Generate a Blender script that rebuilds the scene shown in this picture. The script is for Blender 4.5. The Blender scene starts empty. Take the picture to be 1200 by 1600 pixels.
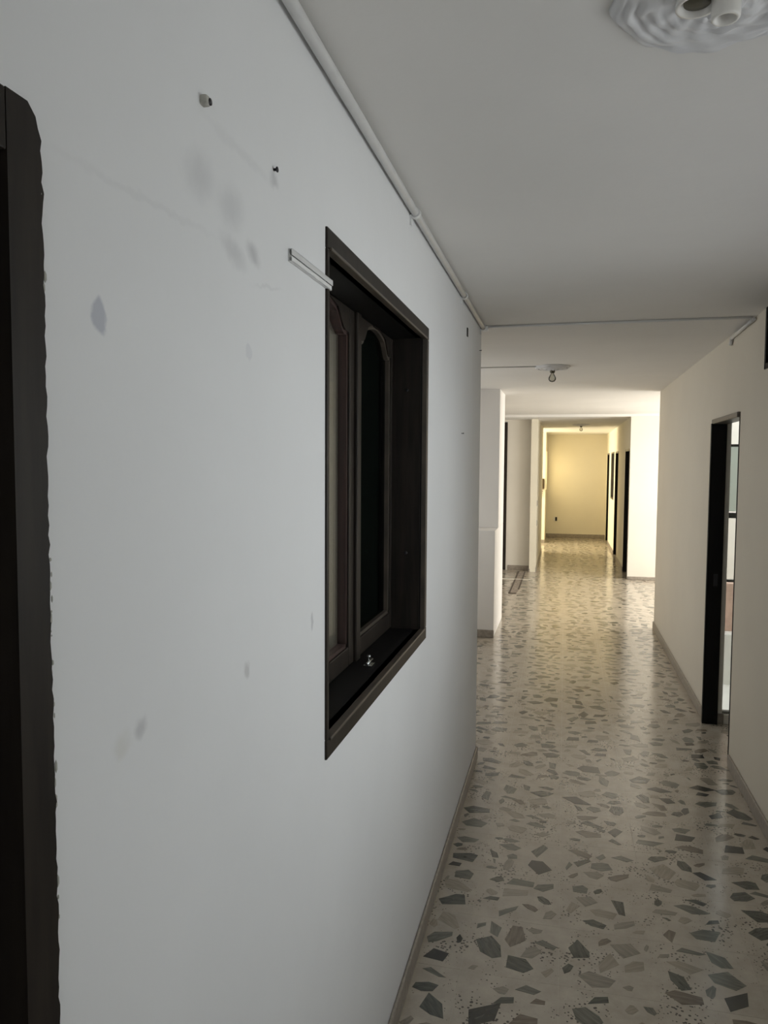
import bpy, bmesh, math, random
from mathutils import Vector, Matrix
random.seed(11)
S = bpy.context.scene
C = S.collection

# ------------------------------------------------------------------ camera
PSI, PITCH, ROLL = math.radians(13.441), math.radians(3.575), math.radians(0.35)
FPX, CAM_H = 1180.0, 1.70
fw = Vector((-math.sin(PSI)*math.cos(PITCH), math.cos(PSI)*math.cos(PITCH), -math.sin(PITCH)))
rt = Vector((math.cos(PSI), math.sin(PSI), 0)); up = rt.cross(fw)
R_ = rt*math.cos(ROLL) + up*math.sin(ROLL); U_ = up*math.cos(ROLL) - rt*math.sin(ROLL)
cam = bpy.data.objects.new('camera', bpy.data.cameras.new('camera'))
cam.matrix_world = Matrix(((R_.x, U_.x, -fw.x, 0), (R_.y, U_.y, -fw.y, 0), (R_.z, U_.z, -fw.z, CAM_H), (0, 0, 0, 1)))
cam.data.sensor_fit = 'VERTICAL'; cam.data.sensor_height = 32.0
cam.data.lens = FPX/1600*32.0
cam.data.clip_start = 0.02
C.objects.link(cam); S.camera = cam

# ------------------------------------------------------------------ sky, daylight and added fill at the windows, exposure
W = bpy.data.worlds.new('sky'); S.world = W; W.use_nodes = True
bg = W.node_tree.nodes['Background']
bg.inputs[0].default_value = (0.94, 0.955, 1.0, 1); bg.inputs[1].default_value = 2.4
S.view_settings.view_transform = 'Standard'; S.view_settings.look = 'None'
S.view_settings.exposure = 0.0; S.view_settings.gamma = 1.0
S.view_settings.use_curve_mapping = False

def area(name, loc, direction, sx, sy, power, color):
    l = bpy.data.lights.new(name, 'AREA'); l.shape = 'RECTANGLE'; l.size = sx; l.size_y = sy
    l.energy = power; l.color = color
    o = bpy.data.objects.new(name, l); o.location = loc
    d = Vector(direction); o.rotation_euler = d.to_track_quat('-Z', 'Y').to_euler()
    C.objects.link(o); return o
# daylight entering the windows of the flat, plus two fill lamps in added windows
area('daylight_near_window', (.985, 1.95, 1.66), (-1, 0, 0), 2.3, 1.0, 4.6, (0.90, 0.93, 1.0))
area('fill_behind_window', (.23, -2.47, 1.55), (0, 1, 0), 1.1, 1.35, 2, (0.94, 0.95, 1.0))  # added lamp, brightens the right wall, ceiling and floor from behind
area('fill_nook_window', (-2.06, 6.30, 1.50), (1, 0, 0), 1.4, 1.25, 11.5, (1.0, 0.98, 0.95))  # added fill lamp for the ledge wall, middle ceiling and floor
area('daylight_living_window', (3.40, 10.05, 1.35), (-1, 0, 0), 2.9, 1.95, 162, (1.0, 0.95, 0.86))
area('daylight_hall_window', (-0.52, 17.68, 1.60), (1, 0, 0), 0.80, 0.80, 10, (1.0, 0.76, 0.36))
area('daylight_side_room', (-2.44, 16.0, 1.45), (1, 0, 0), 1.1, 1.1, 115, (1.0, 0.88, 0.62))
area('daylight_bedroom', (-2.94, 2.6, 1.55), (1, 0, 0), 1.1, 1.1, 9, (1.0, 0.97, 0.9))

# ------------------------------------------------------------------ materials
def new_mat(name):
    m = bpy.data.materials.new(name); m.use_nodes = True
    nt = m.node_tree; b = nt.nodes['Principled BSDF']
    return m, nt, b
def nd(nt, t, **kw):
    n = nt.nodes.new(t)
    for k, v in kw.items(): setattr(n, k, v)
    return n
def rgba(c): return (c[0], c[1], c[2], 1)

def paint(name, col, rough=0.75, var=0.04, bump=0.05, spots=None):
    m, nt, b = new_mat(name); L = nt.links
    g = nd(nt, 'ShaderNodeNewGeometry')
    n1 = nd(nt, 'ShaderNodeTexNoise'); n1.inputs['Scale'].default_value = 1.7; n1.inputs['Detail'].default_value = 5
    L.new(g.outputs['Position'], n1.inputs['Vector'])
    r = nd(nt, 'ShaderNodeMapRange'); r.inputs[1].default_value = .3; r.inputs[2].default_value = .7
    r.inputs[3].default_value = 1-var; r.inputs[4].default_value = 1+var*.4
    L.new(n1.outputs['Fac'], r.inputs[0])
    mul = nd(nt, 'ShaderNodeMix', data_type='RGBA', blend_type='MULTIPLY'); mul.inputs[0].default_value = 1
    mul.inputs[6].default_value = rgba(col); L.new(r.outputs[0], mul.inputs[7])
    out = mul.outputs[2]
    if spots:
        sep = nd(nt, 'ShaderNodeSeparateXYZ')
        nz = nd(nt, 'ShaderNodeTexNoise'); nz.inputs['Scale'].default_value = 45; nz.inputs['Detail'].default_value = 3
        L.new(g.outputs['Position'], nz.inputs['Vector'])
        mx = nd(nt, 'ShaderNodeVectorMath', operation='MULTIPLY_ADD')
        L.new(nz.outputs['Color'], mx.inputs[0]); mx.inputs[1].default_value = (.02,)*3
        L.new(g.outputs['Position'], mx.inputs[2]); L.new(mx.outputs[0], sep.inputs[0])
        for (y, z, ry, rz, ang, s, c, soft) in spots:
            v = nd(nt, 'ShaderNodeCombineXYZ'); L.new(sep.outputs[1], v.inputs[0]); L.new(sep.outputs[2], v.inputs[1])
            mp = nd(nt, 'ShaderNodeMapping', vector_type='TEXTURE')
            mp.inputs['Location'].default_value = (y+.01, z+.01, 0); mp.inputs['Rotation'].default_value = (0, 0, ang)
            mp.inputs['Scale'].default_value = (ry, rz, 1)
            L.new(v.outputs[0], mp.inputs['Vector'])
            ln = nd(nt, 'ShaderNodeVectorMath', operation='LENGTH'); L.new(mp.outputs[0], ln.inputs[0])
            mr = nd(nt, 'ShaderNodeMapRange', interpolation_type='SMOOTHSTEP')
            mr.inputs[1].default_value = 1-soft; mr.inputs[2].default_value = 1+soft*.3
            mr.inputs[3].default_value = s; mr.inputs[4].default_value = 0
            L.new(ln.outputs['Value'], mr.inputs[0])
            k = nd(nt, 'ShaderNodeMix', data_type='RGBA'); L.new(mr.outputs[0], k.inputs[0])
            L.new(out, k.inputs[6]); k.inputs[7].default_value = rgba(c); out = k.outputs[2]
    L.new(out, b.inputs['Base Color']); b.inputs['Roughness'].default_value = rough
    n2 = nd(nt, 'ShaderNodeTexNoise'); n2.inputs['Scale'].default_value = 14; n2.inputs['Detail'].default_value = 6
    L.new(g.outputs['Position'], n2.inputs['Vector'])
    bp = nd(nt, 'ShaderNodeBump'); bp.inputs['Strength'].default_value = bump; bp.inputs['Distance'].default_value = .02
    L.new(n2.outputs['Fac'], bp.inputs['Height']); L.new(bp.outputs[0], b.inputs['Normal'])
    return m

GREY = (.30, .30, .315)
SPOTS = [  # y, z, half sizes, angle, strength, colour, softness : scuffs and filler patches on the long wall
    (0.701, 1.851, .013, .020, .3, .62, (.36, .38, .45), .35),
    (1.079, 1.871, .012, .012, 0, .35, (.55, .56, .60), .3),
    (1.378, 1.397, .008, .018, 0, .45, GREY, .6),
    (1.068, 1.383, .012, .014, 0, .40, (.34, .33, .32), .6),
    (0.768, 1.394, .016, .013, .5, .40, GREY, .8),
    (0.728, 1.388, .020, .016, 0, .25, (.55, .53, .44), .8),
    (0.925, 2.075, .05, .035, .3, .22, GREY, .9),
    (1.02, 2.065, .05, .035, .3, .25, GREY, .9),
    (1.03, 2.005, .05, .02, -.2, .28, GREY, .9),
    (1.10, 2.02, .03, .018, -.3, .45, GREY, .9),
    (1.06, 2.155, .14, .010, -.02, .09, GREY, .8),
    (0.80, 2.0, .20, .006, .05, .08, GREY, .8),
    (1.16, 1.985, .07, .004, .15, .12, GREY, .7),
    (1.185, 2.163, .02, .016, 0, .40, GREY, .8),
]
M = {}
M['wall_long'] = paint('white_wall_paint_scuffed', (.78, .785, .79), spots=SPOTS)
M['wall'] = paint('white_wall_paint', (.76, .725, .655))
M['ceil'] = paint('ceiling_paint', (.775, .76, .735), bump=.08)
M['pillar'] = paint('white_pillar_paint', (.82, .795, .765))
M['corridor'] = paint('beige_wall_paint', (.715, .660, .560))
M['cream'] = paint('cream_wall_paint', (.80, .75, .62))
M['plaster'] = paint('plaster_relief', (.74, .74, .75), rough=.6)

def simple(name, col, rough=.5, metal=0.0, noise=0.0, scale=20, stretch=None, col2=None, spec=.5):
    m, nt, b = new_mat(name); L = nt.links
    b.inputs['Roughness'].default_value = rough; b.inputs['Specular IOR Level'].default_value = spec; b.inputs['Metallic'].default_value = metal
    if noise or col2:
        tc = nd(nt, 'ShaderNodeTexCoord'); mp = nd(nt, 'ShaderNodeMapping')
        mp.inputs['Scale'].default_value = stretch or (1, 1, 1)
        L.new(tc.outputs['Object'], mp.inputs[0])
        n = nd(nt, 'ShaderNodeTexNoise'); n.inputs['Scale'].default_value = scale; n.inputs['Detail'].default_value = 6
        L.new(mp.outputs[0], n.inputs['Vector'])
        cr = nd(nt, 'ShaderNodeValToRGB')
        c2 = col2 or tuple(x*(1-noise) for x in col)
        cr.color_ramp.elements[0].position = .35; cr.color_ramp.elements[1].position = .65
        cr.color_ramp.elements[0].color = rgba(c2); cr.color_ramp.elements[1].color = rgba(col)
        L.new(n.outputs['Fac'], cr.inputs[0]); L.new(cr.outputs[0], b.inputs['Base Color'])
    else:
        b.inputs['Base Color'].default_value = rgba(col)
    return m
M['wood'] = simple('dark_brown_wood', (.026, .0205, .016), .45, col2=(.014, .011, .009), scale=9, stretch=(6, 6, .6), spec=.2)
M['wood_red'] = simple('reddish_wood', (.062, .032, .027), .45, col2=(.036, .020, .018), scale=9, stretch=(6, 6, .6))
M['wood_paler'] = simple('paler_wood', (.095, .076, .058), .38, col2=(.06, .05, .04), scale=12)  # paler wood; on the lintels it carries their lit underside
M['wood_black_shade'] = simple('shaded_black_wood', (.007, .006, .005), .6, col2=(.004, .0035, .003), scale=9, stretch=(6, 6, .6), spec=.2)  # near-black wood; on the doorway jambs the colour holds their shade
M['base'] = simple('grey_terrazzo_skirting', (.34, .30, .255), .4, col2=(.25, .22, .19), scale=40)
M['pvc'] = simple('white_plastic_pipe', (.66, .66, .65), .45, noise=.06)
M['pvc2'] = simple('white_plastic_clip', (.80, .80, .79), .4, noise=.04)
M['metal'] = simple('dull_screw_metal', (.05, .05, .055), .35, .8, noise=.3)
M['chrome'] = simple('pale_latch_metal', (.6, .62, .62), .25, 1.0, noise=.2)
M['ceramic'] = simple('white_ceramic', (.82, .80, .76), .25, noise=.05)
M['hollow'] = simple('dark_hollow', (.015, .015, .012), .7, noise=.3)
M['olive'] = simple('dull_brass_cup', (.14, .13, .09), .5, .3, noise=.3)
M['anchor'] = simple('chipped_filler', (.50, .49, .44), .8, noise=.25, scale=80)
M['phone'] = simple('brown_grey_handset', (.13, .085, .045), .5, noise=.2)
M['pale'] = simple('pale_floor_strip', (.72, .68, .60), .5, noise=.1)
M['mortar'] = simple('rough_mortar', (.36, .31, .26), .7, col2=(.17, .14, .115), scale=30)
M['mortar_dark'] = simple('dark_mortar_edge', (.10, .075, .06), .7, col2=(.05, .04, .03), scale=40)
M['brick'] = simple('pink_parapet_render', (.74, .52, .42), .8, noise=.2)
M['white_out'] = simple('white_render', (.90, .89, .85), .8, noise=.05)
M['frame_grey'] = simple('grey_steel_window_frame', (.22, .22, .20), .4, .3, noise=.15)

def glass(name, col, alpha, rough=.03):
    m, nt, b = new_mat(name); L = nt.links
    nt.nodes.remove(b)
    out = nt.nodes['Material Output']
    tr = nd(nt, 'ShaderNodeBsdfTransparent'); tr.inputs[0].default_value = rgba(col)
    gl = nd(nt, 'ShaderNodeBsdfGlossy'); gl.inputs['Roughness'].default_value = rough
    fr = nd(nt, 'ShaderNodeFresnel'); fr.inputs[0].default_value = 1.45
    sc = nd(nt, 'ShaderNodeMath', operation='MULTIPLY'); sc.inputs[1].default_value = alpha
    L.new(fr.outputs[0], sc.inputs[0])
    mx = nd(nt, 'ShaderNodeMixShader'); L.new(sc.outputs[0], mx.inputs[0])
    L.new(tr.outputs[0], mx.inputs[1]); L.new(gl.outputs[0], mx.inputs[2]); L.new(mx.outputs[0], out.inputs[0])
    return m
M['glass'] = glass('clear_glass', (.93, .95, .93), .8)
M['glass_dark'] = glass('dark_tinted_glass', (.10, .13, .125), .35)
M['bulb'] = glass('bulb_glass', (.80, .80, .76), 1.0)
m, nt, b = new_mat('frosted_green_glass')
b.inputs['Base Color'].default_value = (.62, .72, .66, 1); b.inputs['Roughness'].default_value = .4
b.inputs['Transmission Weight'].default_value = .75
nz = nd(nt, 'ShaderNodeTexNoise'); nz.inputs['Scale'].default_value = 200
bp = nd(nt, 'ShaderNodeBump'); bp.inputs['Strength'].default_value = .2
nt.links.new(nz.outputs['Fac'], bp.inputs['Height']); nt.links.new(bp.outputs[0], b.inputs['Normal'])
M['frosted'] = m

# terrazzo matrix: pale cement with small black pits and mop streaks in the gloss
def terrazzo():
    m, nt, b = new_mat('terrazzo_cement'); L = nt.links
    g = nd(nt, 'ShaderNodeNewGeometry')
    n = nd(nt, 'ShaderNodeTexNoise'); n.inputs['Scale'].default_value = 9; n.inputs['Detail'].default_value = 8; n.inputs['Roughness'].default_value = .7
    L.new(g.outputs['Position'], n.inputs['Vector'])
    cr = nd(nt, 'ShaderNodeValToRGB'); e = cr.color_ramp.elements
    e[0].position = .3; e[0].color = (.37, .322, .258, 1); e[1].position = .7; e[1].color = (.52, .462, .38, 1)
    L.new(n.outputs['Fac'], cr.inputs[0])
    v = nd(nt, 'ShaderNodeTexVoronoi'); v.inputs['Scale'].default_value = 75
    L.new(g.outputs['Position'], v.inputs['Vector'])
    n3 = nd(nt, 'ShaderNodeTexNoise'); n3.inputs['Scale'].default_value = 6; L.new(g.outputs['Position'], n3.inputs['Vector'])
    th = nd(nt, 'ShaderNodeMapRange'); th.inputs[1].default_value = .38; th.inputs[2].default_value = .66
    th.inputs[3].default_value = .0; th.inputs[4].default_value = .36
    L.new(n3.outputs['Fac'], th.inputs[0])
    lt = nd(nt, 'ShaderNodeMath', operation='LESS_THAN'); L.new(v.outputs['Distance'], lt.inputs[0]); L.new(th.outputs[0], lt.inputs[1])
    k = nd(nt, 'ShaderNodeMix', data_type='RGBA'); L.new(lt.outputs[0], k.inputs[0]); L.new(cr.outputs[0], k.inputs[6])
    k.inputs[7].default_value = (.075, .065, .055, 1)
    L.new(k.outputs[2], b.inputs['Base Color'])
    mp = nd(nt, 'ShaderNodeMapping'); mp.inputs['Scale'].default_value = (22, 2.2, 1); L.new(g.outputs['Position'], mp.inputs[0])
    n4 = nd(nt, 'ShaderNodeTexNoise'); n4.inputs['Scale'].default_value = 1.5; n4.inputs['Detail'].default_value = 4
    L.new(mp.outputs[0], n4.inputs['Vector'])
    rr = nd(nt, 'ShaderNodeMapRange'); rr.inputs[3].default_value = .16; rr.inputs[4].default_value = .21
    b.inputs['Specular IOR Level'].default_value = 1.0
    L.new(n4.outputs['Fac'], rr.inputs[0]); L.new(rr.outputs[0], b.inputs['Roughness'])
    return m
M['terrazzo'] = terrazzo()
M['grout'] = simple('pale_joint_cement', (.47, .42, .34), .6, noise=.15)
def chipmat(name, c1, c2):
    m, nt, b = new_mat(name); L = nt.links
    tc = nd(nt, 'ShaderNodeTexCoord'); mp = nd(nt, 'ShaderNodeMapping'); mp.inputs['Scale'].default_value = (10, 75, 1)
    oi = nd(nt, 'ShaderNodeObjectInfo')
    L.new(tc.outputs['Object'], mp.inputs[0]); L.new(oi.outputs['Location'], mp.inputs['Location'])
    n = nd(nt, 'ShaderNodeTexNoise'); n.inputs['Scale'].default_value = 1; n.inputs['Detail'].default_value = 5
    n.inputs['Distortion'].default_value = .4
    L.new(mp.outputs[0], n.inputs['Vector'])
    cr = nd(nt, 'ShaderNodeValToRGB'); e = cr.color_ramp.elements
    e[0].position = .40; e[0].color = rgba(c1); e[1].position = .60; e[1].color = rgba(c2)
    L.new(n.outputs['Fac'], cr.inputs[0]); L.new(cr.outputs[0], b.inputs['Base Color'])
    b.inputs['Roughness'].default_value = .18; b.inputs['Specular IOR Level'].default_value = .9
    return m
CHIP = [chipmat('chip_black_green', (.018, .019, .016), (.042, .043, .036)),
        chipmat('chip_dark_green', (.038, .042, .033), (.095, .098, .078)),
        chipmat('chip_grey_green', (.090, .093, .074), (.18, .175, .14)),
        chipmat('chip_brown', (.12, .095, .070), (.22, .18, .135)),
        chipmat('chip_warm_grey', (.20, .175, .14), (.30, .265, .215)),
        chipmat('chip_pale', (.26, .225, .175), (.36, .315, .25))]
CHIP_W = [.17, .20, .21, .12, .18, .12]

# ------------------------------------------------------------------ mesh helpers
def bm_box(bm, x0, x1, y0, y1, z0, z1):
    vs = [bm.verts.new(p) for p in ((x0, y0, z0), (x1, y0, z0), (x1, y1, z0), (x0, y1, z0), (x0, y0, z1), (x1, y0, z1), (x1, y1, z1), (x0, y1, z1))]
    for f in ((3, 2, 1, 0), (4, 5, 6, 7), (0, 1, 5, 4), (1, 2, 6, 5), (2, 3, 7, 6), (3, 0, 4, 7)):
        bm.faces.new([vs[i] for i in f])
def finish(name, bm, mat, parent=None, smooth=False, bevel=0, seg=2, origin=None):
    bmesh.ops.recalc_face_normals(bm, faces=bm.faces)
    me = bpy.data.meshes.new(name)
    o = Vector(origin) if origin else Vector((0, 0, 0))
    if origin: bmesh.ops.translate(bm, verts=bm.verts, vec=-o)
    bm.to_mesh(me); bm.free()
    if mat: me.materials.append(mat)
    if smooth:
        for p in me.polygons: p.use_smooth = True
    ob = bpy.data.objects.new(name, me); C.objects.link(ob); ob.location = o
    if parent:
        ob.parent = parent; ob.location = o - parent_world(parent)
    if bevel:
        md = ob.modifiers.new('bevel', 'BEVEL'); md.width = bevel; md.segments = seg; md.limit_method = 'ANGLE'
    return ob
def parent_world(p):
    v = Vector((0, 0, 0))
    while p: v += p.location; p = p.parent
    return v
def boxes(name, bl, mat, parent=None, bevel=0, origin=None, seg=2):
    bm = bmesh.new()
    for b_ in bl: bm_box(bm, *b_)
    return finish(name, bm, mat, parent, bevel=bevel, origin=origin, seg=seg)
def tag(o, label, cat, group=None, kind=None):
    o['label'] = label; o['category'] = cat
    if group: o['group'] = group
    if kind: o['kind'] = kind
    return o
def empty(name, loc):
    o = bpy.data.objects.new(name, None); o.location = loc; o.empty_display_size = .1; C.objects.link(o); return o
def tube(name, p0, p1, r, mat, parent=None, n=14, ref=None):
    bm = bmesh.new(); p0 = Vector(p0); p1 = Vector(p1); d = (p1-p0)
    q = d.to_track_quat('Z', 'Y').to_matrix().to_4x4()
    bmesh.ops.create_cone(bm, cap_ends=True, segments=n, radius1=r, radius2=r, depth=d.length, matrix=Matrix.Translation((p0+p1)/2) @ q)
    ob = finish(name, bm, mat, parent, origin=None)
    for f in ob.data.polygons: f.use_smooth = len(f.vertices) == 4
    return ob
def lathe(name, prof, center, mat, parent=None, n=32, smooth=True, ripple=None, axis='Z'):
    bm = bmesh.new(); rings = []
    for i, (r, z) in enumerate(prof):
        ring = []
        for k in range(n):
            a = 2*math.pi*k/n; rr, zz = r, z
            if ripple: rr, zz = ripple(r, z, a, i)
            ring.append(bm.verts.new((rr*math.cos(a), rr*math.sin(a), zz)))
        rings.append(ring)
    for a_, b_ in zip(rings, rings[1:]):
        for k in range(n): bm.faces.new((a_[k], a_[(k+1) % n], b_[(k+1) % n], b_[k]))
    bm.faces.new(rings[0][::-1]); bm.faces.new(rings[-1])
    if axis == 'X': bmesh.ops.rotate(bm, verts=bm.verts, matrix=Matrix.Rotation(math.pi/2, 3, 'Y'))
    if axis == 'Y': bmesh.ops.rotate(bm, verts=bm.verts, matrix=Matrix.Rotation(math.pi/2, 3, 'X'))
    bmesh.ops.translate(bm, verts=bm.verts, vec=center)
    return finish(name, bm, mat, parent, smooth=smooth, origin=None)
def prism_x(name, poly, x0, x1, mat, parent=None, bevel=0):
    """polygon in (y, z) extruded along x"""
    bm = bmesh.new()
    a = [bm.verts.new((x0, y, z)) for y, z in poly]; b_ = [bm.verts.new((x1, y, z)) for y, z in poly]
    n = len(poly)
    bm.faces.new(a); bm.faces.new(b_[::-1])
    for i in range(n): bm.faces.new((a[i], b_[i], b_[(i+1) % n], a[(i+1) % n]))
    return finish(name, bm, mat, parent, bevel=bevel)

# ------------------------------------------------------------------ dimensions
XL, XR, XH, XP = -.471, .94, -.43, -.655
TL = .15                     # thickness of the long left wall
YC = 4.29                    # where the left wall ends
ZC, ZH = 2.475, 2.438         # ceilings
YS = 11.82                   # where the far passage starts
YE = 18.40                   # end wall

def wall_yz(name, x0, x1, y0, y1, holes, mat, z1=ZC+.05, label='', z0=0.0):
    """wall lying in the YZ plane with rectangular holes (ya, yb, za, zb), holes not overlapping in y"""
    bl = []; y = y0
    for (ya, yb, za, zb) in sorted(holes):
        if ya > y: bl.append((x0, x1, y, ya, z0, z1))
        if za > z0+.001: bl.append((x0, x1, ya, yb, z0, za))
        if zb < z1-.001: bl.append((x0, x1, ya, yb, zb, z1))
        y = yb
    if y < y1: bl.append((x0, x1, y, y1, z0, z1))
    o = boxes(name, bl, mat); return tag(o, label, 'wall', kind='structure')
def wall_xz(name, y0, y1, x0, x1, holes, mat, z1=ZC+.05, label='', z0=0.0):
    bl = []; x = x0
    for (xa, xb, za, zb) in sorted(holes):
        if xa > x: bl.append((x, xa, y0, y1, z0, z1))
        if za > z0+.001: bl.append((xa, xb, y0, y1, z0, za))
        if zb < z1-.001: bl.append((xa, xb, y0, y1, zb, z1))
        x = xb
    if x < x1: bl.append((x, x1, y0, y1, z0, z1))
    o = boxes(name, bl, mat); return tag(o, label, 'wall', kind='structure')

# window_1 and door_1 openings in the long wall
W1 = (1.462, 2.597, 1.095, 2.165)
D1 = (-.33, .607, 0, 2.01)
wall_yz('wall_left', XL-TL, XL, -2.5, YC, [(D1[0], D1[1], 0, D1[3]), W1], M['wall_long'],
        label='long scuffed white wall on the left with the dark wooden window')
D2 = (4.56, 5.30, 0, 2.0)
HW = (3.43, 4.055, 2.175, ZC+.05)
NW = (.75, 3.15, 1.12, 2.20)
TR = .08
wall_yz('wall_right', XR, XR+TR, -2.5, 8.30, [NW, HW, D2], M['corridor'], label='plain beige-grey corridor wall on the right with an open doorway')
wall_xz('wall_behind', -2.62, -2.5, XL-TL, XR+.12, [(-.35, .81, .85, 2.25)], M['wall'], label='white wall closing the corridor behind the viewer')
# bedroom behind window_1
wall_xz('wall_bedroom_far', 4.15, YC, -3.0, XL-TL, [], M['wall'], label='pale bedroom wall seen through the left window pane')
wall_yz('wall_bedroom_side', -3.12, -3.0, -1.12, YC, [(2.0, 3.2, .95, 2.15)], M['wall'], label='outer bedroom wall with its window')
wall_xz('wall_bedroom_near', -1.12, -1.0, -3.0, XL-TL, [], M['wall'], label='near wall of the bedroom behind the window')
# nook on the left, its far wall thick below with a ledge
wall_yz('wall_nook_side', -2.22, -2.1, YC, 7.42, [(5.55, 7.05, .85, 2.15)], M['wall'], label='far left wall of the open nook')
wall_yz('wall_living_left', -3.12, -3.0, 7.42, 12.4, [], M['wall'], label='far left wall of the living area')
tag(boxes('wall_ledge', [(-3.0, XP, 7.42, 8.42, 0, 1.062), (-3.0, XP, 7.785, 8.42, 1.062, ZC+.05)], M['pillar'], bevel=.004),
    'white wall end with a ledge at waist height beyond the corridor', 'wall', kind='structure')
# far living area
wall_xz('wall_living_near', 8.18, 8.30, XR+.12, 3.5, [], M['wall'], label='living area wall hidden behind the corridor wall')
wall_yz('wall_living_window', 3.45, 3.57, 8.18, YS+.1, [(8.6, 11.5, .35, 2.32)], M['wall'], label='living area outer wall with the large window')
wall_xz('wall_bright', YS, YS+.12, XR, 3.5, [], M['wall'], label='bright white wall facing the viewer right of the far passage')
# far passage
d_far = [(11.93, 12.73, 0, 1.965), (14.36, 15.16, 0, 1.975), (17.22, 18.02, 0, 1.985)]
w_far = (15.55, 16.50, 1.03, 1.985)
wall_yz('wall_passage_right', XR, XR+.12, YS+.12, YE+.1, d_far+[w_far], M['cream'], label='far passage wall on the right with three dark doors')
wall_yz('wall_passage_left', XH-.10, XH, 12.25, 15.22, [], M['cream'], label='white pillar-like partition on the left of the far passage')
wall_yz('wall_passage_stub', -.56, -.415, 17.0, YE+.1, [(17.18, 18.18, 1.16, 2.03)], M['cream'], label='short wall stub beside the lit end wall')
wall_xz('wall_end', YE, YE+.12, -.56, XR+.12, [], M['cream'], label='cream end wall of the far passage glowing with warm light')
wall_xz('wall_recess', 12.40, 12.52, -3.0, XH-.10, [(-1.78, -.925, 0, 2.41)], M['wall'], label='grey-white recessed wall beside the dark door edge')
wall_xz('wall_side_room_near', 15.10, 15.22, -2.5, XH-.10, [], M['cream'], label='near wall of the room off the far passage')
wall_xz('wall_side_room_far', 17.0, 17.12, -2.5, -.56, [], M['cream'], label='far wall of the room off the far passage')
wall_yz('wall_side_room_outer', -2.62, -2.5, 15.1, 17.12, [(15.4, 16.6, .9, 2.0)], M['cream'], label='outer wall of the room off the far passage')
# room behind the doorway on the right
P5 = (1.044, 2.3, .06, 2.2)
wall_xz('wall_room_far', 5.30, 5.42, XR+TR+.001, 3.2, [P5], M['wall'], label='pale wall glimpsed through the open doorway')
wall_yz('wall_room_outer', 3.2, 3.32, 3.25, 5.42, [], M['wall'], label='outer wall of the room behind the doorway')
wall_xz('wall_room_near', 3.25, 3.37, XR+TR, 3.2, [], M['wall'], label='near wall of the room behind the doorway')

tag(boxes('ceiling', [(-3.12, XR+.12, -2.62, YS-.03, ZC, ZC+.12), (XR+.12, 3.32, 3.25, 5.42, ZC, ZC+.12), (XR+.12, 3.57, 8.18, YS-.03, ZC, ZC+.12),
                      (-3.12, 3.57, YS-.03, YE+.2, ZH, ZC+.12)], M['ceil']),
    'smooth white ceiling stepping down slightly before the far passage', 'ceiling', kind='structure')

# ------------------------------------------------------------------ floor: slab, tiles, stone chips
PT = .322; TX0, TY0 = .013-2*.322, 1.80
NX, NY = 5, 21
TY1 = TY0+NY*PT
TZ = -.0007
floor = boxes('floor', [(XL-.02, XR, TY0, YC, -.12, TZ), (TX0, XR, YC, TY1, -.12, TZ),
                        (-3.12, XL-.02, -2.62, YC, -.12, 0), (-3.12, TX0, YC, TY1, -.12, 0),
                        (XR, 3.57, -2.62, TY1, -.12, -.0002), (XL-.02, XR, -2.62, TY0, -.12, 0),
                        (-3.12, 3.57, TY1, YE+.2, -.12, 0)], M['terrazzo'])
floor.data.materials.append(M['grout'])
for p_ in list(floor.data.polygons)[:12]: p_.material_index = 1
tag(floor, 'glossy grey terrazzo floor with large dark stone chips', 'floor', kind='structure')

def chip_outline(a, b_):
    n = random.choice((4, 4, 5, 5, 5, 6)); ang = sorted(random.random()*.62+i for i in range(n))
    pts = []
    for t in ang:
        th = t/n*2*math.pi; r = random.uniform(.80, 1.22)
        pts.append((a*r*math.cos(th), b_*r*math.sin(th)))
    return pts
def chip_mesh(i):
    a = random.uniform(.042, .070); b_ = a*random.uniform(.42, .80)
    pts = chip_outline(a, b_)
    bm = bmesh.new()
    lo = [bm.verts.new((x, y, -.003)) for x, y in pts]; hi = [bm.verts.new((x, y, .0007)) for x, y in pts]
    bm.faces.new(hi); n = len(pts)
    for k in range(n): bm.faces.new((lo[k], lo[(k+1) % n], hi[(k+1) % n], hi[k]))
    bmesh.ops.recalc_face_normals(bm, faces=bm.faces)
    me = bpy.data.meshes.new('stone_chip'); bm.to_mesh(me); bm.free()
    mi = random.choices(range(6), CHIP_W)[0]
    me.materials.append(CHIP[mi])
    return me, pts, mi, a, b_
VAR = [chip_mesh(i) for i in range(60)]
PALE_SHEEN = [v for v in VAR if v[2] >= 2]  # lighter chips for the far floor, standing in for its reflected haze
def pack(x0, x1, y0, y1, n=9, far=False):
    """chips set inside one tile, kept off its edges and off one another"""
    out = []; tries = 0
    while len(out) < n and tries < 150:
        tries += 1
        v = random.choice(PALE_SHEEN if far and random.random() < .7 else VAR); s = random.uniform(.85, 1.15) if tries < 40 else random.uniform(.4, .8); th = random.gauss(0, .75)
        ex = s*math.hypot(v[3]*math.cos(th), v[4]*math.sin(th))*1.05; ey = s*math.hypot(v[3]*math.sin(th), v[4]*math.cos(th))*1.05
        if x1-x0 < 2*ex+.012 or y1-y0 < 2*ey+.012: continue
        x = random.uniform(x0+ex+.006, x1-ex-.006); y = random.uniform(y0+ey+.006, y1-ey-.006)
        if all(abs(x-q[0]) > (ex+q[4])*.92 or abs(y-q[1]) > (ey+q[5])*.92 or ((x-q[0])/(ex+q[4]))**2+((y-q[1])/(ey+q[5]))**2 > 1.0 for q in out):
            out.append((x, y, th, s, ex, ey, v))
    return out
TILE = {}
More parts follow.
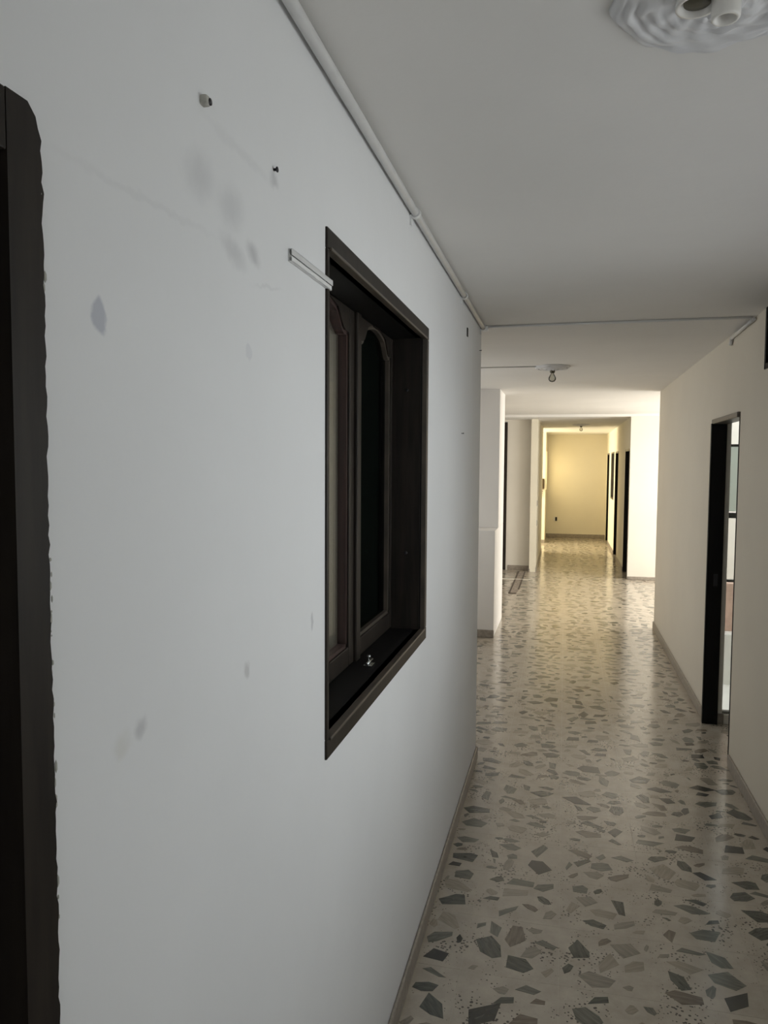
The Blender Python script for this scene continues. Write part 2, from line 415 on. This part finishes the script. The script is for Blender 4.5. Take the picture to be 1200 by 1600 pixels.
def tile_mesh(w, d):
    k = (round(w, 4), round(d, 4))
    if k not in TILE:
        bm = bmesh.new(); bm_box(bm, -w/2, w/2, -d/2, d/2, -.006, 0)
        bmesh.ops.recalc_face_normals(bm, faces=bm.faces)
        me = bpy.data.meshes.new('tile'); bm.to_mesh(me); bm.free(); me.materials.append(M['terrazzo']); TILE[k] = me
    return TILE[k]
stuff = []
chips_single = 0
for j in range(NY):
    for i in range(NX):
        x0, x1 = TX0+i*PT, TX0+(i+1)*PT; y0, y1 = TY0+j*PT, TY0+(j+1)*PT
        if y0 < YC: x0 = max(x0, XL)
        x1 = min(x1, XR)
        if x1-x0 < .02: continue
        g = .0005
        t = bpy.data.objects.new('tile', tile_mesh(x1-x0-2*g, y1-y0-2*g)); C.objects.link(t)
        t.parent = floor; t.location = ((x0+x1)/2, (y0+y1)/2, 0)
        for (x, y, th, s, ex, ey, v) in pack(x0, x1, y0, y1, max(3, int(10*(x1-x0)/PT))):
            if chips_single < 300 and y > 1.95:
                c = bpy.data.objects.new('stone_chip', v[0]); C.objects.link(c); c.parent = t
                c.location = (x-(x0+x1)/2, y-(y0+y1)/2, 0); c.rotation_euler = (0, 0, th); c.scale = (s, s, 1)
                chips_single += 1
            else:
                stuff.append((x, y, th, s, v))
# terrazzo further away, chips only, picked paler to carry the floor's reflection
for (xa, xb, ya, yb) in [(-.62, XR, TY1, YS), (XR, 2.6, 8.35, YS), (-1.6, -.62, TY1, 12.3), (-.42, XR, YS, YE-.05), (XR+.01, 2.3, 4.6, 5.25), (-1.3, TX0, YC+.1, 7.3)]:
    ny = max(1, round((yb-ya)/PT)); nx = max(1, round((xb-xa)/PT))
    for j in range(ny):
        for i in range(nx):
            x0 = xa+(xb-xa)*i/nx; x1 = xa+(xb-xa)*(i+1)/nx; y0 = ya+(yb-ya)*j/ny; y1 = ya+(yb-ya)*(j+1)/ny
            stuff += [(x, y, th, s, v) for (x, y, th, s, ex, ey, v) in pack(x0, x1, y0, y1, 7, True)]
verts, faces, mats = [], [], []
for (x, y, th, s, v) in stuff:
    b0 = len(verts); c_, s_ = math.cos(th), math.sin(th); n = len(v[1])
    for z in (-.003, .0007):
        for px, py in v[1]: verts.append((x+s*(px*c_-py*s_), y+s*(px*s_+py*c_), z))
    faces.append([b0+n+k for k in range(n)]); mats.append(v[2])
    for k in range(n): faces.append((b0+k, b0+(k+1) % n, b0+n+(k+1) % n, b0+n+k)); mats.append(v[2])
me = bpy.data.meshes.new('stone_chips'); me.from_pydata(verts, [], faces)
for cm in CHIP: me.materials.append(cm)
me.polygons.foreach_set('material_index', mats); me.update()
so = bpy.data.objects.new('stone_chips', me); C.objects.link(so); so.parent = floor; so['kind'] = 'stuff'

# scar of a removed partition in the far floor, with a pale strip across
sc = boxes('floor_scar', [(-.690, -.590, 10.10, 12.22, -.002, .004)], M['mortar'], origin=(-.64, 11.16, 0))
tag(sc, 'narrow rough mortar scar in the far floor left of the passage', 'floor patch')
boxes('edge', [(-.702, -.680, 10.10, 12.22, 0, .006)], M['mortar_dark'], sc); boxes('edge', [(-.600, -.580, 10.45, 12.22, 0, .006)], M['mortar_dark'], sc)
boxes('edge', [(-.702, -.60, 10.08, 10.13, 0, .006)], M['mortar_dark'], sc)
tag(boxes('pale_strip', [(-.98, -.47, 11.35, 11.385, .0, .009)], M['pale'], origin=(-.72, 11.37, 0)), 'thin pale strip lying across the mortar scar in the floor', 'strip')

# ------------------------------------------------------------------ skirtings
def skirt(name, segs, label):
    o = boxes(name, segs, M['base'], bevel=.006); return tag(o, label, 'baseboard', kind='structure')
BH, BT = .075, .012
skirt('baseboard_left', [(XL, XL+BT, .62, YC, 0, BH), (XL-TL, XL+BT, YC, YC+BT, 0, BH)], 'low grey skirting along the long left wall')
skirt('baseboard_right', [(XR-BT, XR, .4, D2[0]-.03, 0, BH), (XR-BT, XR, D2[1]+.03, 8.30, 0, BH), (XR-BT, XR+.12, 8.30, 8.30+BT, 0, BH)], 'low beige skirting along the right corridor wall')
skirt('baseboard_ledge', [(-3.0, XP+.004, 7.42-BT, 7.42, 0, BH+.004)], 'grey skirting at the foot of the ledge wall')
skirt('baseboard_bright', [(XR+.005, 3.4, YS-BT, YS, 0, .05)], 'thin skirting under the bright far wall')
skirt('baseboard_recess', [(-.88, XH-.11, 12.40-BT, 12.40, 0, .08), (-.545, XH-.09, 12.25-.006, 12.25, 0, .05)], 'grey skirting under the recessed wall')
skirt('baseboard_end', [(-.415, XR, YE-BT, YE, 0, .09)], 'grey-brown skirting along the warm end wall')
skirt('baseboard_passage', [(XH, XH+BT, 12.26, 15.22, 0, .07), (-.50, -.41, 17.0-BT, 17.0, 0, .07), (XR-BT, XR, 12.76, 14.33, 0, .07), (XR-BT, XR, 15.19, 17.19, 0, .07)], 'low skirting along both sides of the far passage')
skirt('baseboard_room', [(XR+.07, P5[0]+.01, 5.30-BT, 5.30, 0, .07)], 'dark skirting just inside the open doorway')

# ------------------------------------------------------------------ window_1 : dark wooden two-leaf window in the long wall
ya, yb, za, zb = W1
w1 = empty('window_1', (XL, (ya+yb)/2, za)); tag(w1, 'deep dark wooden window with two arched casement leaves in the left wall', 'window', kind='structure')
CW = .036; iy0, iy1, iz0, iz1 = ya+.010, yb-CW-.012, za+CW, zb-CW
XF = XL+.005; XS = -.580
boxes('casing', [(XL-.03, XF, ya-.006, yb+.006, zb-CW, zb+.006), (XL-.03, XF, ya-.006, yb+.006, za-.006, za+CW),
                 (XL-.03, XF, ya-.006, iy0, za+CW, zb-CW), (XL-.03, XF, iy1+.012, yb+.006, za+CW, zb-CW)], M['wood'], w1, bevel=.003)
boxes('casing_bead', [(XL-.010, XF+.004, iy0, iy1+.012, iz1-.002, iz1+.005), (XL-.010, XF+.004, iy0, iy1+.012, iz0-.005, iz0+.002), (XL-.010, XF+.003, iy1+.008, iy1+.016, iz0, iz1)], M['wood_paler'], w1, bevel=.002)
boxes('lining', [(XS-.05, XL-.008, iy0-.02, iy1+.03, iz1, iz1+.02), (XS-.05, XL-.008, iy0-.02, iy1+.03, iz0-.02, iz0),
                 (XS-.05, XL-.008, iy0-.02, iy0, iz0, iz1), (XS-.05, XL-.008, iy1, iy1+.02, iz0, iz1)], M['wood_black_shade'], w1)
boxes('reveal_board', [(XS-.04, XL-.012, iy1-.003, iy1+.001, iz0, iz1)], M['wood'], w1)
def arch(t):
    def ss(u): u = max(0, min(1, u)); return u*u*(3-2*u)
    d = min(t, 1-t)
    return .052*ss((d-.07)/.17) + .016*math.sin(math.pi*max(0, min(1, (t-.24)/.52)))
def leaf(y0, y1, pane_mat, bead_mat, label, st=.055, st2=.055):
    br = .052
    zsh = 2.062
    p0, p1 = y0+st, y1-st2; pz0 = iz0+.006+br
    fr = boxes('casement_leaf', [(XS-.035, XS, y0, p0, iz0+.004, iz1-.003), (XS-.035, XS, p1, y1, iz0+.004, iz1-.003), (XS-.035, XS, p0, p1, iz0+.004, pz0)], M['wood'], w1, bevel=.003)
    fr['label'] = label
    N = 28
    poly = [(p0, iz1-.003)] + [(p0+(p1-p0)*k/N, zsh+arch(k/N)) for k in range(N+1)] + [(p1, iz1-.003)]
    prism_x('top_rail', poly, XS-.035, XS-.001, M['wood'], fr)
    # moulded bead round the glass, following the arch
    bm = bmesh.new(); w = .010
    def strip(pts, inn):
        for (a0, a1), (i0, i1) in zip(zip(pts, pts[1:]), zip(inn, inn[1:])):
            for xx0, xx1 in ((XS-.030, XS-.006),):
                q = [bm.verts.new((xx, y, z)) for xx in (xx0, xx1) for (y, z) in (a0, a1, i1, i0)]
                bm.faces.new(q[4:]); bm.faces.new((q[0], q[1], q[5], q[4])); bm.faces.new((q[2], q[3], q[7], q[6])); bm.faces.new(q[3::-1])
    A = [(p0+(p1-p0)*k/N, zsh+arch(k/N)) for k in range(N+1)]
    B = [(y, z-w) for y, z in A]
    strip(A, B)
    strip([(p0, pz0), (p0, zsh)], [(p0+w, pz0), (p0+w, zsh)]); strip([(p1, pz0), (p1, zsh)], [(p1-w, pz0), (p1-w, zsh)])
    strip([(p0, pz0), (p1, pz0)], [(p0, pz0+w), (p1, pz0+w)])
    bead = finish('glazing_bead', bm, bead_mat, fr)
    pane = prism_x('glass_pane', [(p0, pz0)] + [(p1, pz0)] + A[::-1], XS-.024, XS-.020, pane_mat, fr)
    return fr
ym = 2.078
lf = leaf(iy0, ym-.012, M['glass'], M['wood_red'], 'dark wooden casement leaf with clear pane, nearer the viewer')
rf = leaf(ym+.012, iy1-.004, M['glass_dark'], M['wood_paler'], 'dark wooden casement leaf with dark pane', .045, .022)
boxes('meeting_strip', [(XS-.01, XS+.010, ym-.020, ym+.024, iz0+.004, iz1-.003)], M['wood'], w1, bevel=.004)
for zz in (1.955, 1.397):
    lathe('screw', [(.006, 0), (.006, .002), (.003, .004)], (0, 0, 0), M['metal'], w1, n=10, axis='Y').location = Vector((-.530, iy1-.004, zz)) - w1.location
lt = empty('window_latch', (-.530, 2.055, iz0)); tag(lt, 'small shiny metal latch lying on the dark window sill', 'latch')
boxes('plate', [(-.543, -.519, 2.030, 2.068, iz0, iz0+.004)], M['chrome'], lt, bevel=.001)
tube('bolt', (-.531, 2.020, iz0+.009), (-.531, 2.082, iz0+.009), .0045, M['chrome'], lt)
lathe('knob', [(.003, 0), (.003, .012), (.006, .015), (.005, .021)], (-.531, 2.046, iz0+.009), M['chrome'], lt, n=12)

# ------------------------------------------------------------------ door_1 : dark frame at the left edge
d1 = empty('door_1', (XL, (D1[0]+D1[1])/2, 0)); tag(d1, 'dark wooden door frame with ragged paint edge at the left border', 'door', kind='structure')
bm = bmesh.new()                       # near casing leg, its outer edge ragged where paint and plaster meet it
N = 220; pa = []
for k in range(N+1):
    z = 2.018*k/N; pa.append((D1[1]+.004+random.gauss(0, .0009)+.0012*math.sin(z*11)*math.sin(z*5)-.016*max(0, (z-1.985)/.033)**2, z))
inner = D1[1]-.040
f0 = [(bm.verts.new((XL+.004, y, z)), bm.verts.new((XL+.004, inner, z)), bm.verts.new((XL-.03, y, z)), bm.verts.new((XL-.06, inner, z))) for y, z in pa]
for q, r in zip(f0, f0[1:]):
    bm.faces.new((q[0], r[0], r[1], q[1])); bm.faces.new((q[0], q[2], r[2], r[0])); bm.faces.new((q[1], r[1], r[3], q[3]))
bm.faces.new((f0[-1][0], f0[-1][1], f0[-1][3], f0[-1][2]))
finish('casing', bm, M['wood'], d1)
boxes('casing_head', [(XL-.06, XL+.004, D1[0], inner, 1.965, 2.018)], M['wood'], d1, bevel=.002)
boxes('casing', [(XL-.06, XL+.004, D1[0]-.005, D1[0]+.045, 0, 1.965)], M['wood'], d1, bevel=.003)
boxes('jamb', [(XL-TL, XL-.06, D1[1]-.030, D1[1]+.0, 0, 2.0), (XL-TL, XL-.06, D1[0], D1[0]+.03, 0, 2.0), (XL-TL, XL-.06, D1[0], D1[1], 1.97, 2.0)], M['wood_black_shade'], d1)
lfd = boxes('door_leaf', [(XL-.10, XL-.062, D1[0]+.032, D1[1]-.032, .008, 1.965)], M['wood'], d1, bevel=.002)
boxes('door_panel', [(XL-.066, XL-.055, D1[0]+.14, D1[1]-.14, .2, .9)], M['wood'], lfd, bevel=.006)
boxes('door_panel', [(XL-.066, XL-.055, D1[0]+.14, D1[1]-.14, 1.02, 1.82)], M['wood'], lfd, bevel=.006)
bm = bmesh.new()                       # crumbled plaster along the frame
for k in range(46):
    z = random.uniform(.2, 1.95) if k < 30 else random.uniform(1.25, 1.58); s = random.uniform(.0008, .0022)
    bmesh.ops.create_icosphere(bm, subdivisions=1, radius=s, matrix=Matrix.Translation((XL+.003, D1[1]+.005+random.gauss(0, .0012), z)) @ Matrix.Diagonal((.7, 1, random.uniform(1, 4), 1)))
finish('crumbled_plaster', bm, M['anchor'], d1)['kind'] = 'stuff'

# ------------------------------------------------------------------ door_2 : open doorway on the right
d2 = empty('door_2', (XR, (D2[0]+D2[1])/2, 0)); tag(d2, 'open doorway with dark wood jambs painted shade-black in the right corridor wall', 'door', kind='structure')
boxes('jamb', [(XR-.022, XR+.072, D2[1]-.028, D2[1]+.004, 0, D2[3]-.02)], M['wood_black_shade'], d2, bevel=.002)  # dark wood jamb, its unlit look put into the near-black colour
boxes('jamb', [(XR-.003, XR+.082, D2[0]-.004, D2[0]+.012, 0, D2[3]-.02)], M['wood_black_shade'], d2, bevel=.002)
boxes('lintel', [(XR-.018, XR+.082, D2[0]-.004, D2[1]+.004, D2[3]-.024, D2[3]+.006)], M['wood_paler'], d2, bevel=.004)  # light on the underside put in as wood paler than the jambs
boxes('strike_plate', [(XR+.02, XR+.045, D2[1]-.0305, D2[1]-.027, .92, 1.0)], M['metal'], d2)

# window_2 : high dark transom at the right edge
w2 = empty('window_2', (XR, 3.74, HW[2])); tag(w2, 'dark high transom window under the ceiling at the right edge', 'window', kind='structure')
boxes('frame', [(XR-.006, XR+.1, HW[0], HW[1], HW[2], HW[2]+.028), (XR-.006, XR+.1, HW[1]-.028, HW[1], HW[2], ZC), (XR-.006, XR+.1, HW[0], HW[0]+.028, HW[2], ZC), (XR-.006, XR+.1, 3.72, 3.75, HW[2], ZC)], M['wood_black_shade'], w2, bevel=.003)
boxes('glass_pane', [(XR+.05, XR+.054, HW[0]+.028, 3.72, HW[2]+.028, ZC)], M['glass_dark'], w2)
boxes('glass_pane', [(XR+.05, XR+.054, 3.75, HW[1]-.028, HW[2]+.028, ZC)], M['glass_dark'], w2)

# window_3 : corridor window beside the viewer (source of the near daylight)
def plain_window_x(name, x, y0, y1, z0, z1, label, nm=2, m='frame_grey'):
    w = empty(name, (x, (y0+y1)/2, z0)); tag(w, label, 'window', kind='structure')
    t = .04; ys = [y0+(y1-y0)*k/nm for k in range(nm+1)]
    bl = [(x-.02, x+.02, y0, y1, z0, z0+t), (x-.02, x+.02, y0, y1, z1-t, z1)] + [(x-.02, x+.02, max(y0, y-t/2), min(y1, y+t/2), z0+t, z1-t) for y in ys]
    boxes('frame', bl, M[m], w, bevel=.003)
    for a_, b_ in zip(ys, ys[1:]): boxes('glass_pane', [(x-.003, x+.003, a_+t/2, b_-t/2, z0+t, z1-t)], M['glass'], w)
    return w
plain_window_x('window_3', XR+.058, NW[0], NW[1], NW[2], NW[3], 'corridor window beside the viewer letting in cool daylight')
plain_window_x('window_4', 3.51, 8.6, 11.5, .35, 2.32, 'large living area window behind the right wall', 4)
plain_window_x('window_6', -.545, 17.18, 18.18, 1.16, 2.03, 'side window at the end of the passage glowing warm', 1)
plain_window_x('window_7', -2.56, 15.4, 16.6, .9, 2.0, 'window of the room off the far passage', 2)
plain_window_x('fill_window_10', -2.16, 5.55, 7.05, .85, 2.15, 'unseen nook window added to hold a fill lamp', 2)  # invented opening around the added nook fill lamp
plain_window_x('window_8', -3.06, 2.0, 3.2, .95, 2.15, 'bedroom window behind the long wall', 2)

w11 = empty('fill_window_11', (.23, -2.56, .85)); tag(w11, 'unseen window added behind the viewer for a fill lamp', 'window', kind='structure')  # invented window, frames the added lamp behind the viewer
boxes('frame', [(-.35, .81, -2.58, -2.54, .85, .89), (-.35, .81, -2.58, -2.54, 2.21, 2.25), (-.35, -.31, -2.58, -2.54, .89, 2.21), (.77, .81, -2.58, -2.54, .89, 2.21), (.21, .25, -2.58, -2.54, .89, 2.21)], M['frame_grey'], w11, bevel=.003)
for a_, b_ in ((-.31, .21), (.25, .77)): boxes('glass_pane', [(a_, b_, -2.563, -2.557, .89, 2.21)], M['glass'], w11)

# window_5 : tall glazed screen in the room behind the doorway
w5 = empty('window_5', (1.65, 5.36, .06)); tag(w5, 'tall bright glazed screen glimpsed through the open doorway', 'window', kind='structure')
x0, x1 = P5[0], P5[1]
zs = [.06, .62, .95, 1.385, 1.84, 2.2]
boxes('frame', [(x0-.004, x0+.004, 5.33, 5.37, .06, 2.2), (x1-.03, x1, 5.33, 5.37, .06, 2.2), (1.66, 1.70, 5.33, 5.37, .06, 2.2)] +
      [(x0, x1, 5.33, 5.37, z-.008, z+.008) for z in (.068, .95, 1.84, 2.19)] + [(x0, x1, 5.325, 5.375, 1.365, 1.400)], M['frame_grey'], w5, bevel=.002)
for a_, b_ in ((x0+.004, 1.66), (1.70, x1-.03)):
    for k, (za_, zb_) in enumerate(((.068, .95), (.95, 1.385), (1.40, 1.84), (1.84, 2.19))):
        boxes('glass_pane', [(a_, b_, 5.348, 5.352, za_+.008, zb_-.008)], M['frosted'] if k == 2 else M['glass'], w5)
tag(boxes('parapet', [(1.07, 3.2, 6.38, 6.50, -.05, .785)], M['brick'], bevel=.01), 'pinkish parapet outside the glazed screen', 'parapet', kind='structure')
tag(boxes('plinth', [(1.07, 3.2, 6.25, 6.38, -.05, .405)], M['white_out'], bevel=.01), 'white plinth at the foot of the pink parapet', 'plinth', kind='structure')
tag(boxes('floor_patio', [(1.07, 3.2, 5.43, 6.25, -.05, .008)], M['white_out']), 'pale patio floor outside the glazed screen', 'floor', kind='structure')

# ------------------------------------------------------------------ far doors and window of the passage
for n_, (y0, y1, z0, z1) in enumerate(d_far):
    d = empty('door_%d' % (3+n_), (XR, (y0+y1)/2, 0))
    tag(d, ('nearest', 'middle', 'farthest')[n_]+' of the three dark doors along the far passage', 'door', kind='structure')
    boxes('jamb', [(XR-.003, XR+.12, y0, y0+.03, 0, z1), (XR-.003, XR+.12, y1-.03, y1, 0, z1)], M['wood_black_shade'], d)
    boxes('lintel', [(XR-.003, XR+.12, y0+.03, y1-.03, z1-.03, z1)], M['wood_paler'], d)  # paler than the jambs, the lit underside put into its colour
    lf_ = boxes('door_leaf', [(XR+.075, XR+.11, y0+.03, y1-.03, .006, z1-.03)], M['wood_black_shade'], d)
    lathe('door_knob', [(.02, 0), (.02, .01), (.012, .02), (.025, .04), (.02, .055)], (0, 0, 0), M['metal'], lf_, n=14, axis='X').location = Vector((XR+.02, y0+.1, 1.0)) - parent_world(lf_)
w9 = empty('window_9', (XR, 16.0, w_far[2])); tag(w9, 'narrow dark-framed window between the passage doors', 'window', kind='structure')
boxes('frame', [(XR-.004, XR+.1, w_far[0], w_far[0]+.03, w_far[2], w_far[3]), (XR-.004, XR+.1, w_far[1]-.03, w_far[1], w_far[2], w_far[3]),
                (XR-.004, XR+.1, w_far[0]+.03, w_far[1]-.03, w_far[2], w_far[2]+.03), (XR-.004, XR+.1, w_far[0]+.03, w_far[1]-.03, w_far[3]-.03, w_far[3])], M['wood_paler'], w9)
boxes('glass_pane', [(XR+.085, XR+.09, w_far[0]+.03, w_far[1]-.03, w_far[2]+.03, w_far[3]-.03)], M['frosted'], w9)
d6 = empty('door_6', (-1.35, 12.4, 0)); tag(d6, 'dark door edge in the recessed far wall behind the ledge', 'door', kind='structure')
boxes('jamb', [(-.955, -.915, 12.385, 12.52, 0, 2.40), (-1.78, -1.74, 12.385, 12.52, 0, 2.40)], M['wood'], d6)
boxes('door_leaf', [(-1.74, -.955, 12.44, 12.48, .006, 2.40)], M['wood'], d6)

# ------------------------------------------------------------------ pipes along the ceiling
pp = empty('conduit', (XL+.018, 1.5, ZC-.02)); tag(pp, 'white plastic conduit running along the top of the left wall', 'conduit')
PR = .0115
tube('pipe', (XL+PR+.009, -1.0, ZC-.021), (XL+PR+.003, 4.26, ZC-.014), PR, M['pvc'], pp)
for y in (2.288, 3.428, 4.235):
    bm = bmesh.new(); n = 14
    for k in range(n):
        a0, a1 = [-.3+math.pi*1.2*(q/n)-math.pi*.35 for q in (k, k+1)]
        for (w0, w1_) in ((-.007, .007),):
            r0, r1 = PR+.0005, PR+.005; cx, cz = XL+PR+.005, ZC-.017
            q = [bm.verts.new((cx+r*math.cos(a), y+w, cz-r*math.sin(a))) for w in (w0, w1_) for (r, a) in ((r0, a0), (r0, a1), (r1, a1), (r1, a0))]
            bm.faces.new(q[:4]); bm.faces.new(q[7:3:-1]); bm.faces.new((q[2], q[3], q[7], q[6])); bm.faces.new((q[0], q[1], q[5], q[4]))
    bm_box(bm, XL, XL+.006, y-.007, y+.007, ZC-.052, ZC-.022)
    finish('clip', bm, M['pvc2'], pp)
c2 = empty('ceiling_conduit', (0, 4.285, ZC)); tag(c2, 'thin white conduit crossing the ceiling to the right wall', 'conduit')
tube('pipe', (XL+.02, 4.275, ZC-.006), (XR-.02, 4.275, ZC-.006), .0065, M['pvc2'], c2).location = -Vector((0, 4.285, ZC))
boxes('elbow', [(XL+.004, XL+.04, 4.255, 4.295, ZC-.03, ZC)], M['pvc2'], c2, bevel=.006)
c3 = empty('wall_conduit', (XR, 4.5, ZC)); tag(c3, 'short grey conduit stub on the right wall under the ceiling', 'conduit')
for nme, p0, p1 in (('pipe', (XR-.014, 4.26, ZC-.018), (XR-.012, 4.80, ZC-.026)), ('tail', (XR-.012, 4.80, ZC-.026), (XR-.010, 4.83, ZC-.06))):
    tube(nme, p0, p1, .010, M['pvc'], c3).location = -Vector((XR, 4.5, ZC))
c4 = tube('ceiling_cable', (-3.0, 5.99, ZC-.003), (-.20, 6.06, ZC-.003), .005, M['pvc'])
tag(c4, 'thin cable on the ceiling leading to the bare bulb', 'cable')

# ------------------------------------------------------------------ ceiling lamps
def medallion(prefix_parent, cx, cy, zc, R, n=64, scale=1.0):
    def rip(r, z, a, i):
        k = r/R
        return r*(1+(.022*math.sin(9*a)+.012*math.sin(17*a+1))*k), z + (.0020*math.sin(5*a+i*.8)+.0013*math.sin(13*a-i*.55)+.0016*math.sin(i*1.9+2*math.sin(3*a)))*(1 if 0 < k < .97 else 0)*scale
    prof = [(R, 0), (R*.985, -.004), (R*.96, -.007)] + [(R*q/100, -.010-.016*(1-q/100)-.0022*math.sin(q*.55)) for q in range(92, 8, -4)]
    prof = [(r, z*scale) for r, z in prof]
    o = lathe('medallion', prof, (0, 0, 0), M['plaster'], prefix_parent, n=n, ripple=rip); o.location = (0, 0, 0); return o
l1 = empty('ceiling_lamp', (.235, 1.365, ZC)); tag(l1, 'large plaster ceiling rosette with ceramic lampholder at the top right', 'ceiling lamp')
medallion(l1, 0, 0, 0, .175, n=96, scale=1.3)
lathe('cup', [(.026, -.02), (.033, -.042), (.033, -.048), (.028, -.048), (.025, -.034), (.004, -.030)], (-.046, -.040, 0), M['ceramic'], l1, n=32).location = (0, 0, 0)
lathe('cup_core', [(.022, -.030), (.021, -.042), (.004, -.044)], (-.046, -.040, 0), M['olive'], l1, n=24).location = (0, 0, 0)
lathe('lampholder', [(.022, -.02), (.022, -.070), (.020, -.073), (.016, -.073), (.015, -.045), (.002, -.045)], (-.004, -.042, 0), M['ceramic'], l1, n=32).location = (0, 0, 0)
def small_lamp(loc, R, label):
    l = empty('ceiling_lamp', loc); tag(l, label, 'ceiling lamp')
    medallion(l, 0, 0, 0, R, n=48, scale=1.3)
    lathe('lampholder', [(.042, -.012), (.042, -.020), (.020, -.024), (.019, -.048), (.016, -.050)], (0, 0, 0), M['olive'], l, n=24).location = (0, 0, 0)
    lathe('bulb', [(.012, -.046), (.013, -.060), (.022, -.074), (.029, -.090), (.028, -.104), (.019, -.116), (.004, -.121)], (0, 0, 0), M['bulb'], l, n=24).location = (0, 0, 0)
    return l
small_lamp((-.112, 6.10, ZC), .135, 'bare bulb on a small plaster rosette in the middle of the ceiling')
small_lamp((.262, 13.9, ZH), .15, 'tiny bare bulb on a rosette in the far passage ceiling')

# ------------------------------------------------------------------ small things on the walls
def stud(name, y, z, r, length, label, cat, plug=None, x=XL):
    o = empty(name, (x, y, z)); tag(o, label, cat)
    lathe('head', [(r*.5, 0), (r*.5, length*.7), (r, length*.75), (r, length)], (0, 0, 0), M['metal'], o, n=12, axis='X').location = (0, 0, 0)
    if plug:
        boxes('wall_plug', [(-.002, .010, -plug[0], plug[1], -.006, .007)], M['anchor'], o, bevel=.003).location = (0, 0, 0)
    return o
stud('screw', .937, 2.172, .0045, .011, 'dark screw in a chipped white plug high on the left wall', 'screw', (.010, .003))
stud('screw', 1.184, 2.178, .0045, .007, 'black screw in the left wall nearest the conduit scrap', 'screw')
stud('nail', 4.195, 2.329, .003, .013, 'small nail near the far top corner of the left wall', 'nail')
stud('nail', 3.507, 1.848, .003, .011, 'small nail right of the window on the left wall', 'nail')
tag(boxes('wall_slot', [(XL-.001, XL+.004, 3.652, 3.680, 2.318, 2.358)], M['hollow'], origin=(XL, 3.666, 2.338)), 'small dark upright slot near the top of the left wall', 'slot')
# scrap of white cable trunking
tr = empty('cable_trunking', (XL, 1.36, 2.06)); tag(tr, 'short scrap of white cable trunking beside the window corner', 'trunking')
def tr_box(nm, y0, y1, bl, m):
    o = boxes(nm, [(XL+x0, XL+x1_, y0, y1, 2.060+z0, 2.060+z1_) for (x0, x1_, z0, z1_) in bl], m, tr, bevel=.0007); return o
tr_box('back', 1.250, 1.480, [(0.0, .0015, -.011, .011)], M['pvc'])
tr_box('upper_lip', 1.250, 1.486, [(.0015, .007, .0095, .011), (.0058, .007, .000, .011)], M['pvc'])
tr_box('lower_lip', 1.250, 1.478, [(.0015, .007, -.011, -.0095), (.0058, .007, -.011, -.002)], M['pvc2'])
# intercom handset
ic = empty('intercom', (-.470, 17.0, 1.25)); tag(ic, 'brown intercom handset hanging on the stub wall of the far passage', 'intercom')
boxes('body', [(-.508, -.442, 16.955, 17.0, 1.19, 1.42)], M['phone'], ic, bevel=.012).location = -ic.location
boxes('handset', [(-.49, -.46, 16.925, 16.955, 1.20, 1.41)], M['phone'], ic, bevel=.010).location = -ic.location
bm = bmesh.new()
for k in range(26):
    a = k*.9; bmesh.ops.create_icosphere(bm, subdivisions=1, radius=.008, matrix=Matrix.Translation((-.475+.012*math.cos(a)-.001*k, 16.975+.012*math.sin(a), 1.185-k*.0065)))
finish('cord', bm, M['phone'], ic).location = -ic.location
def socket_x(y, z, label):
    o = empty('wall_socket', (XH, y, z)); tag(o, label, 'socket')
    boxes('plate', [(0, .010, -.035, .035, -.05, .05)], M['anchor'], o, bevel=.003).location = (0, 0, 0)
    boxes('insert', [(.010, .013, -.02, .02, -.03, .03)], M['hollow'], o).location = (0, 0, 0)
socket_x(12.36, 1.10, 'upper small dark socket on the edge of the white partition')
socket_x(12.36, .78, 'lower small dark socket on the edge of the white partition')
o = empty('wall_socket', (-.196, YE, .44)); tag(o, 'open dark socket low on the warm end wall', 'socket')
boxes('plate', [(-.055, .03, -.008, 0, -.05, .05)], M['ceramic'], o, bevel=.003).location = (0, 0, 0)
boxes('insert', [(-.01, .035, -.02, -.008, -.045, .045)], M['hollow'], o, bevel=.004).location = (0, 0, 0)
